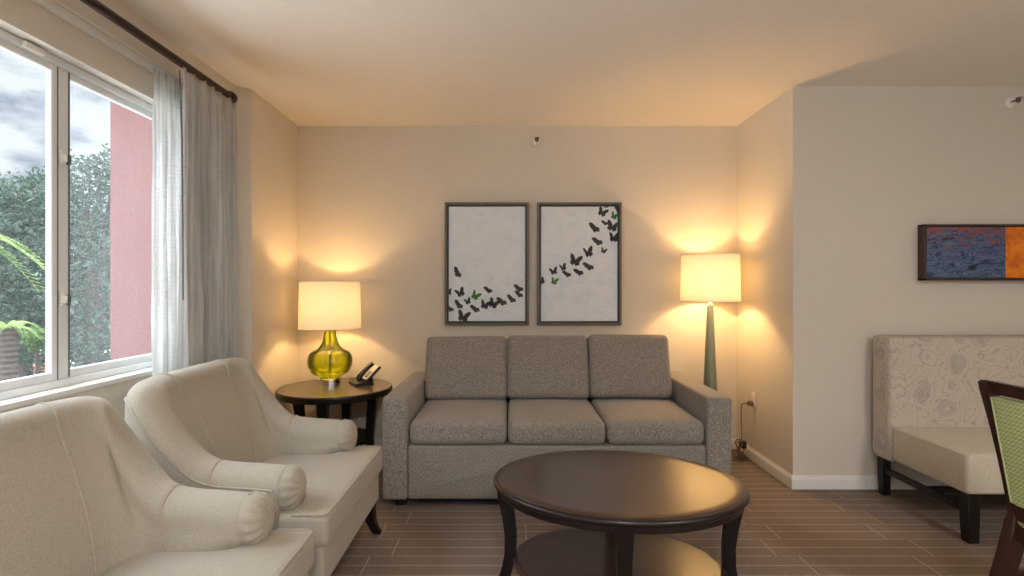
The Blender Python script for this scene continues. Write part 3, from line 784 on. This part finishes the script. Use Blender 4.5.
# ------------------------------------------------------------------ wide painting on the right wall
wp = empty('painting', (2.476 + .52, YR - .002, 1.437), label='long dark-framed painting of blue water beside an orange panel above the banquette', cat='picture')
w2, h2, d = .52, .168, .060
bm = bmesh.new()
for x0, x1, z0, z1 in ((-w2, -w2 + .012, -h2, h2), (w2 - .012, w2, -h2, h2), (-w2, w2, -h2, -h2 + .012), (-w2, w2, h2 - .012, h2)): box(bm, x0, x1, -d, 0, z0, z1, .0015, 1)
finish('frame', bm, M['artframe'], wp, ang=30)
for nm, x0, x1, m in (('water_panel', -w2 + .016, -.032, M['water']), ('orange_panel', -.030, w2 - .016, M['orange'])):
    bm = bmesh.new(); box(bm, x0, x1, -.052, -.004, -h2 + .016, h2 - .016, .001, 1); finish(nm, bm, m, wp, ang=30)

# ------------------------------------------------------------------ sprinkler heads
def sprinkler(x, y, z, label):
    s = empty('fire_sprinkler', (x, y, z), label=label, cat='sprinkler', group='sidewall sprinkler heads')
    bm = bmesh.new(); lathe(bm, [(.030, 0), (.029, -.005), (.020, -.010), (.013, -.011), (.012, -.026)], 32, axis='y'); finish('escutcheon', bm, M['plasticw'], s)
    bm = bmesh.new(); tube(bm, [(.011, -.024, 0), (.014, -.036, 0), (.004, -.050, 0)], .003, 6); tube(bm, [(-.011, -.024, 0), (-.014, -.036, 0), (-.004, -.050, 0)], .003, 6); lathe(bm, [(.004, -.024), (.003, -.048)], 8, axis='y'); finish('yoke', bm, M['frame'], s)
    bm = bmesh.new(); lathe(bm, [(.003, -.048), (.016, -.052), (.016, -.055), (.003, -.056)], 20, axis='y'); box(bm, -.015, .015, -.072, -.05, .010, .013, .001, 1); finish('deflector', bm, M['frame'], s)
X, Z = P(536.5, 141.5, YB); sprinkler(X, YB, Z, 'small metal sprinkler head high on the back wall above the pictures')
X, Z = P(1010, 103, YR); sprinkler(X, YR, Z, 'small metal sprinkler head high on the wall above the long painting')

# ------------------------------------------------------------------ outlet, plugs and cords in the right alcove
ou = empty('wall_outlet', (XR - .001, 3.80, .435), label='white wall outlet low on the alcove wall behind the floor lamp', cat='outlet')
bm = bmesh.new(); box(bm, -.006, 0, -.036, .036, -.058, .058, .003, 2); pl = finish('cover_plate', bm, M['plasticw'], ou)
for z in (.024, -.024):
    bm = bmesh.new(); box(bm, -.009, -.004, -.017, .017, z - .015, z + .015, .002, 1); finish('socket', bm, M['plasticw'], ou)
pg = empty('power_cord', (XR - .012, 3.80, .41), label='tan lamp cord plugged into the outlet and looped down to the carpet', cat='cord')
bm = bmesh.new(); box(bm, -.036, .001, -.015, .015, -.014, .016, .005, 2); finish('plug', bm, M['cord'], pg)
bm = bmesh.new(); pts = catmull([(-.034, .0, 0), (-.05, .03, -.005), (-.05, .07, -.03), (-.045, .085, -.12), (-.045, .08, -.22), (-.06, .05, -.30), (-.08, .06, -.36), (-.06, 0, -.395), (-.10, -.04, -.402), (-.13, .04, -.402), (-.08, .10, -.40), (-.16, .12, -.402), (-.26, .04, -.404)], 6)
tube(bm, pts, .0035, 6); finish('cord', bm, M['cord'], pg)
cb = empty('cable_bundle', (XR - .06, 3.86, .10), label='tangled bundle of cords and a small adapter above the skirting board by the sofa', cat='cable')
bm = bmesh.new(); box(bm, -.02, .025, -.022, .022, -.02, .03, .006, 2); finish('adapter', bm, M['plasticb'], cb)
for s in range(4):
    rng = random.Random(s); bm = bmesh.new(); pts = []
    for k in range(22):
        a = k / 21 * 2 * PI * 1.6 + s; pts.append((-.01 + .035 * math.cos(a) + rng.uniform(-.006, .006), .045 * math.sin(a + .5 * s) + rng.uniform(-.006, .006), max(-.094, -.03 + .06 * math.sin(a * .8 + s * 1.7))))
    tube(bm, catmull(pts, 3), .003, 6); finish('cord_loop', bm, M['cord'], cb)

# ------------------------------------------------------------------ banquette
bq = empty('banquette', (2.165, YR - .02, 0), label='beige upholstered banquette with swirl patterned back under the long painting', cat='bench')
LQ = 1.35
bm = bmesh.new(); cushion(bm, (LQ / 2 + .005, -.098, .585), LQ, .165, .72, .028, 0, 16, warp=lambda p: Vector((p.x, p.y - (.012 * (1 - (p.x / .68) ** 2) if p.y < 0 else 0), p.z))); finish('backrest', bm, M['swirl'], bq, ang=60)
bm = bmesh.new(); cushion(bm, (LQ / 2 + .01, -.435, .334), LQ - .01, .515, .197, .024, .012, 14); st = finish('seat', bm, M['cream'], bq, ang=60)
bm = bmesh.new(); tube(bm, [(.03, -.688, .424), (.013, -.672, .424), (.012, -.2, .424)], .003, 6); finish('piping', bm, M['cream'], st)
for x in (.054, LQ - .08):
    for y, w0, sp in ((-.655, .030, .0), (-.06, .026, 0)):
        bm = bmesh.new(); w = w0
        loft(bm, [[Vector((x + a * ww + dx, y + b * ww, z)) for a, b in ((-1, -1), (1, -1), (1, 1), (-1, 1))] for z, ww, dx in ((.24, w, 0), (.12, w * .95, .001), (0, w * .84, .003))])
        bmesh.ops.bevel(bm, geom=bm.edges[:], offset=.003, segments=1, affect='EDGES'); finish('leg', bm, M['espresso'], bq)
for x in (.054, LQ - .08):
    bm = bmesh.new(); box(bm, x - .012, x + .012, -.64, -.07, .132, .165, .002, 1); finish('side_stretcher', bm, M['espresso'], bq)
bm = bmesh.new(); box(bm, .062, LQ - .08, -.39, -.362, .134, .163, .002, 1); finish('cross_stretcher', bm, M['espresso'], bq)

# ------------------------------------------------------------------ dining chair, facing +X, its back to the camera's right edge
dc = empty('dining_chair', (1.967, 1.672, 0), R(0), label='walnut dining chair with green patterned upholstered back, beside the banquette', cat='chair')
hw = .215
def bar(bm, pts, w, dpt):
    """bar of rectangular section following pts (x,y,z); w across y, dpt along x"""
    loft(bm, [[Vector(p) + Vector((a * dpt, b * w, 0)) for a, b in ((-1, -1), (1, -1), (1, 1), (-1, 1))] for p in pts])
for s in (1, -1):
    bm = bmesh.new()
    pts = catmull([(-.335, s * .198, 0), (-.285, s * .197, .16), (-.235, s * .196, .33), (-.215, s * .197, .44), (-.225, s * .199, .54), (-.262, s * .203, .72), (-.308, s * .208, .90)], 4)
    loft(bm, [[Vector(p) + Vector((a * (.026 if p[2] < .42 else .020), b * (.021 if p[2] < .42 else .016), 0)) for a, b in ((-1, -1), (1, -1), (1, 1), (-1, 1))] for p in pts]); bmesh.ops.bevel(bm, geom=[e for e in bm.edges if abs(e.verts[0].co.z - e.verts[1].co.z) > .01], offset=.003, segments=1, affect='EDGES')
    finish('rear_leg', bm, M['walnut'], dc)
    bm = bmesh.new(); bar(bm, [(.205, s * .205, .40), (.208, s * .205, .2), (.21, s * .205, 0)], .018, .018); finish('front_leg', bm, M['walnut'], dc)
    bm = bmesh.new(); box(bm, -.215, .21, s * .2 - .009, s * .2 + .009, .225, .25, .002, 1); finish('side_stretcher', bm, M['walnut'], dc)
bm = bmesh.new()
loft(bm, [[Vector((x, y, z)) for x, z in ((-.318, .905), (-.296, .905), (-.278, .862), (-.304, .862))] for y in (-.225, .225)])
finish('top_rail', bm, M['walnut'], dc)
bm = bmesh.new(); loft(bm, [[Vector((x, y, z)) for x, z in ((-.238, .485), (-.206, .485), (-.200, .43), (-.232, .43))] for y in (-.195, .195)]); finish('lower_rail', bm, M['walnut'], dc)
bm = bmesh.new(); secs = []
for i in range(13):
    s = i / 12; z = .487 + (.853 - .487) * s; x = -.223 - .066 * s - .012 * math.sin(s * PI) * 0; 
    secs.append([Vector((x + dx, y, z)) for dx, y in ((-.016, -.188), (-.022, -.165), (-.024, 0), (-.022, .165), (-.016, .188), (.014, .188), (.022, .15), (.024, 0), (.022, -.15), (.014, -.188))])
loft(bm, secs); bk = finish('back_panel', bm, M['lattice'], dc, ang=60)
bm = bmesh.new(); tube(bm, [(-.244, -.184, .492), (-.309, -.188, .850), (-.309, .188, .850), (-.244, .184, .492)], .004, 6, cyc=True); finish('piping', bm, M['greenpipe'], bk)
bm = bmesh.new(); cushion(bm, (.0, 0, .45), .46, .44, .09, .03, .012, 8); finish('seat', bm, M['lattice'], dc, ang=60)
bm = bmesh.new()
for b in ((-.21, .21, -.214, -.196, .36, .41), (-.21, .21, .196, .214, .36, .41), (.195, .215, -.2, .2, .36, .41), (-.235, -.21, -.19, .19, .36, .41)): box(bm, *b, .002, 1)
finish('seat_rail', bm, M['walnut'], dc)

# ------------------------------------------------------------------ unseen fill lamps added behind the camera, shaped as ceiling fixtures
def added_fill_lamp(x, y, power, label, col=(1, .98, .965)):
    c = empty('added_fill_lamp', (x, y, H), label=label, cat='fill light', group='unseen fill lamps added behind the camera')
    bm = bmesh.new(); lathe(bm, [(.19, 0), (.19, -.02), (.18, -.03), (.165, -.03)], 40); finish('pan', bm, M['frame'], c)
    k = M.get('fill_dome')
    if k is None:
        nd = N('added_fill_glow'); e = nd.n('ShaderNodeEmission'); e.inputs[0].default_value = (*col, 1); e.inputs[1].default_value = 6; k = M['fill_dome'] = nd.done(e.outputs[0])
    bm = bmesh.new(); lathe(bm, [(.165, -.03), (.15, -.055), (.11, -.078), (.05, -.09), (.008, -.092)], 40, cap0=False); finish('fill_dome', bm, k, c)
    l = bpy.data.lights.new('added_fill_light', 'AREA'); l.shape = 'DISK'; l.size = .34; l.energy = power; l.color = col
    o = bpy.data.objects.new('added_fill_light', l); COL.objects.link(o); o.parent = c; o.location = (0, 0, -.10)
added_fill_lamp(.3, -1.3, 38, 'unseen fill lamp added behind the camera, in line with the sofa')
added_fill_lamp(2.5, -1.0, 38, 'unseen fill lamp added behind the camera, in line with the banquette')

# ------------------------------------------------------------------ outside the window
GZ = -3.2
def wslab(name, x0, x1, y0, y1, z0, z1, m):
    bm = bmesh.new(); box(bm, x0, x1, y0, y1, z0, z1); return tag(finish(name, bm, m, smooth=False), kind='structure')
wslab('ground_outside', -60, -1.9, -30, 60, GZ - .2, GZ, M['pavement'])
wslab('wall_exterior', -2.96, -1.9, 4.0, 9.0, GZ, 6.5, M['stucco'])
def tree(x, y, crown, n, ls, mat, label, name='tree', cat='tree', group='trees outside the window', seed=0, trunk=True, squash=1, tr=.16):
    rng = random.Random(seed); t = empty(name, (x, y, GZ), label=label, cat=cat, group=group)
    if trunk:
        cz = sum(c[2] for c in crown) / len(crown)
        bm = bmesh.new(); pts = [(0, 0, 0), (.05, .03, (cz - GZ) * .4), (-.05, .06, (cz - GZ) * .75), (0, 0, cz - GZ)]
        tube(bm, catmull(pts, 4), [tr * (1 - .0375 * i) for i in range(13)], 10)
        for c in crown[1:]:
            tube(bm, catmull([(0, 0, (cz - GZ) * .45), ((c[0] - x) * .5, (c[1] - y) * .5, (c[2] - GZ) * .8), (c[0] - x, c[1] - y, c[2] - GZ)], 4), [tr * (.5 - .044 * i) for i in range(9)], 7)
        finish('trunk', bm, M['bark'], t)
    verts, faces = [], []
    tot = sum(c[3] ** 2 for c in crown)
    for c in crown:
        m = int(n * c[3] ** 2 / tot)
        for _ in range(m):
            d = Vector((rng.gauss(0, 1), rng.gauss(0, 1), rng.gauss(0, 1))).normalized()
            lump = 1 + .28 * noise.noise(d * 2.6 + Vector((seed, c[0], c[1])))+ .12 * noise.noise(d * 7 + Vector((seed, c[0], c[1])))
            rr = c[3] * lump * (rng.random() ** .22 + (rng.random() * .14 if rng.random() < .18 else 0))
            p = Vector((c[0] - x, c[1] - y, c[2] - GZ)) + Vector((d.x * rr, d.y * rr, d.z * rr * squash))
            a = Vector((rng.gauss(0, 1), rng.gauss(0, 1), rng.gauss(0, .7))).normalized(); b = a.cross(Vector((rng.gauss(0, 1), rng.gauss(0, 1), rng.gauss(0, 1)))).normalized()
            L = ls * rng.uniform(.6, 1.35); k = len(verts)
            verts += [p - a * L, p + b * L * .42, p + a * L, p - b * L * .42]; faces.append((k, k + 1, k + 2, k + 3))
    me = bpy.data.meshes.new('crown'); me.from_pydata([tuple(v) for v in verts], [], faces); me.materials.append(mat)
    o = bpy.data.objects.new('crown', me); COL.objects.link(o); o.parent = t
    return t
def at(px, Y): return (px - 510) / F * Y
# (px of the crown centre, distance, crown spheres as (dpx-metres, dY, z, r))
def ptree(px, Y, spheres, n, ls, mat, label, seed, **kw):
    x = at(px, Y); return tree(x, Y, [(x + dx, Y + dy, z, r) for dx, dy, z, r in spheres], n, ls, mat, label, seed=seed, **kw)
ptree(92, 10.5, [(0, 0, 1.2, 1.5), (-.1, 0, 2.9, .85), (.3, .2, 3.4, .55), (.2, .3, -.6, 1.4), (-.9, .5, .6, 1.1)], 15000, .058, M['leaf'], 'grey-green tree beside the pink wall, seen through the screened pane', 3)
ptree(22, 10.8, [(0, 0, 1.45, 1.6), (-.8, .4, 2.4, 1.1), (.5, .2, 2.7, .85)], 15000, .058, M['leaf'], 'grey-green tree seen through the near pane behind the palm fronds', 11)
ptree(-60, 11.0, [(0, 0, 1.2, 2.0), (-.4, .4, 2.9, 1.2)], 9000, .075, M['leaf'], 'grey-green tree next along from the one behind the palm fronds', 17)
ptree(55, 15.5, [(0, 0, 1.5, 2.2), (1.6, .3, .8, 2.0), (-1.8, .3, 1.7, 2.0), (0, .5, 2.3, 1.4)], 16000, .085, M['leaf'], 'broad grey-green tree farther back, filling the gap between nearer trees', 23)
ptree(37, 8.9, [(0, 0, .36, .17), (.16, .2, .28, .13), (-.15, .15, .40, .13)], 700, .05, M['leaf2'], 'slender young tree with a small bright green crown beside the ringed palm trunk', 29, tr=.035, name='shrub_tree')
ptree(95, 9.3, [(0, 0, -1.3, .45), (.35, .1, -1.7, .5), (-.3, .2, -1.9, .55)], 1800, .05, M['leaf2'], 'small leafy shrub at the foot of the pink wall', 31, tr=.06, name='shrub', cat='shrub', group='shrubs outside the window')
# palm: ringed trunk and arching fronds
def palm(px, Y, top, nf, Lf, leaf, label, seed):
    pm = empty('palm_tree', (at(px, Y), Y, GZ), label=label, cat='palm', group='palms outside the window'); ht = top - GZ
    bm = bmesh.new(); prof = []
    for k in range(90): prof += [(.118 + .03 * (k % 2) - .02 * k / 90, k / 89 * ht)]
    lathe(bm, prof, 14); finish('trunk', bm, M['bark'], pm, ang=20)
    for k in range(nf):
        a = k * 2 * PI / nf + seed; bm = bmesh.new(); rng = random.Random(k + seed * 10); Ln = Lf * rng.uniform(.75, 1.1); spine = []; up = rng.uniform(.3, 1.0) * Lf * .7
        for i in range(17):
            s = i / 16; spine.append(Vector((math.cos(a) * Ln * s, math.sin(a) * Ln * s, ht + up * s * 1.5 - (up + .55 * Lf) * s * s)))
        tube(bm, spine, [.014 - .0007 * i for i in range(17)], 5)
        fw = Vector((math.cos(a), math.sin(a), 0)); side = Vector((-math.sin(a), math.cos(a), 0))
        for i in range(2, 17):
            for sg in (1, -1):
                for off in (0, .5):
                    b = spine[i].lerp(spine[i - 1], off); d = (side * sg + fw * .9 + Vector((0, 0, -.4))).normalized()
                    L = leaf * (1 - .5 * i / 16) * rng.uniform(.8, 1.1); w = (fw + Vector((0, 0, .2))) * .0055
                    bm.faces.new([bm.verts.new(v) for v in (b - w, b + w, b + d * L + Vector((0, 0, -.10 * L)), b + d * L * .96)])
        finish('frond', bm, M['frond'], pm, smooth=False)
palm(8, 8.3, .62, 8, .45, .14, 'short palm with a rough ringed trunk at the lower edge of the near pane', .4)
palm(-105, 5.6, 1.75, 11, 1.5, .22, 'palm beyond the window edge reaching thin yellow-green fronds across the near pane', 1.35)
pb = empty('planter', (at(28, 28.0), 28.0, GZ), label='terracotta brick planter on the pale pavement, low behind the palm trunk', cat='planter')
bm = bmesh.new(); box(bm, -.6, .6, -.5, .5, 0, .8, .03, 1); finish('body', bm, M['terracotta'], pb)
bm = bmesh.new(); box(bm, -.65, .65, -.55, .55, .8, .9, .02, 1); finish('coping', bm, M['terracotta'], pb)

# ------------------------------------------------------------------ sky
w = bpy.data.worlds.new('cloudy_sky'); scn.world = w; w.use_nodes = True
nt = w.node_tree; nt.nodes.clear()
tc = nt.nodes.new('ShaderNodeTexCoord'); mp = nt.nodes.new('ShaderNodeMapping'); mp.inputs['Scale'].default_value = (1, 1, 2.6)
nz = nt.nodes.new('ShaderNodeTexNoise'); nz.inputs['Scale']  .default_value = 7.5; nz.inputs['Detail'].default_value = 6; nz.inputs['Roughness'].default_value = .58
cr = nt.nodes.new('ShaderNodeValToRGB'); cr.color_ramp.elements[0].position = .36; cr.color_ramp.elements[0].color = (*srgb(150, 166, 186), 1)
cr.color_ramp.elements[1].position = .56; cr.color_ramp.elements[1].color = (.88, .94, 1, 1)
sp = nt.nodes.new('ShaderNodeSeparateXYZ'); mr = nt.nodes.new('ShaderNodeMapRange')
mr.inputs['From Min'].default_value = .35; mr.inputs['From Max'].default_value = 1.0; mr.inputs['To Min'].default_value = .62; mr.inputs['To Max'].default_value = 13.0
bg = nt.nodes.new('ShaderNodeBackground'); out = nt.nodes.new('ShaderNodeOutputWorld')
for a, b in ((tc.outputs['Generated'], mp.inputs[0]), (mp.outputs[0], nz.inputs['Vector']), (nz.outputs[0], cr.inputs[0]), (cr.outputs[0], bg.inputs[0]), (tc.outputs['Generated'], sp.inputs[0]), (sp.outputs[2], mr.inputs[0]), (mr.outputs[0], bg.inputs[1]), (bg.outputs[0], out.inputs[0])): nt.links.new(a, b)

# ------------------------------------------------------------------ camera and view
cam = bpy.data.cameras.new('camera'); co = bpy.data.objects.new('camera', cam); COL.objects.link(co)
co.location = (0, 0, CZ); co.rotation_euler = (PI / 2, 0, 0)
cam.sensor_width = 36; cam.lens = F / 1024 * 36; cam.shift_x = 2 / 1024; cam.shift_y = -1 / 1024; cam.clip_start = .05
scn.camera = co
vs = scn.view_settings; vs.view_transform = 'Standard'; vs.look = 'None'; vs.gamma = 1; vs.use_curve_mapping = False; vs.exposure = .86
cy = scn.cycles; cy.use_denoising = True; cy.max_bounces = 10; cy.diffuse_bounces = 6; cy.transparent_max_bounces = 16; cy.sample_clamp_indirect = 6; cy.caustics_refractive = False; cy.caustics_reflective = False
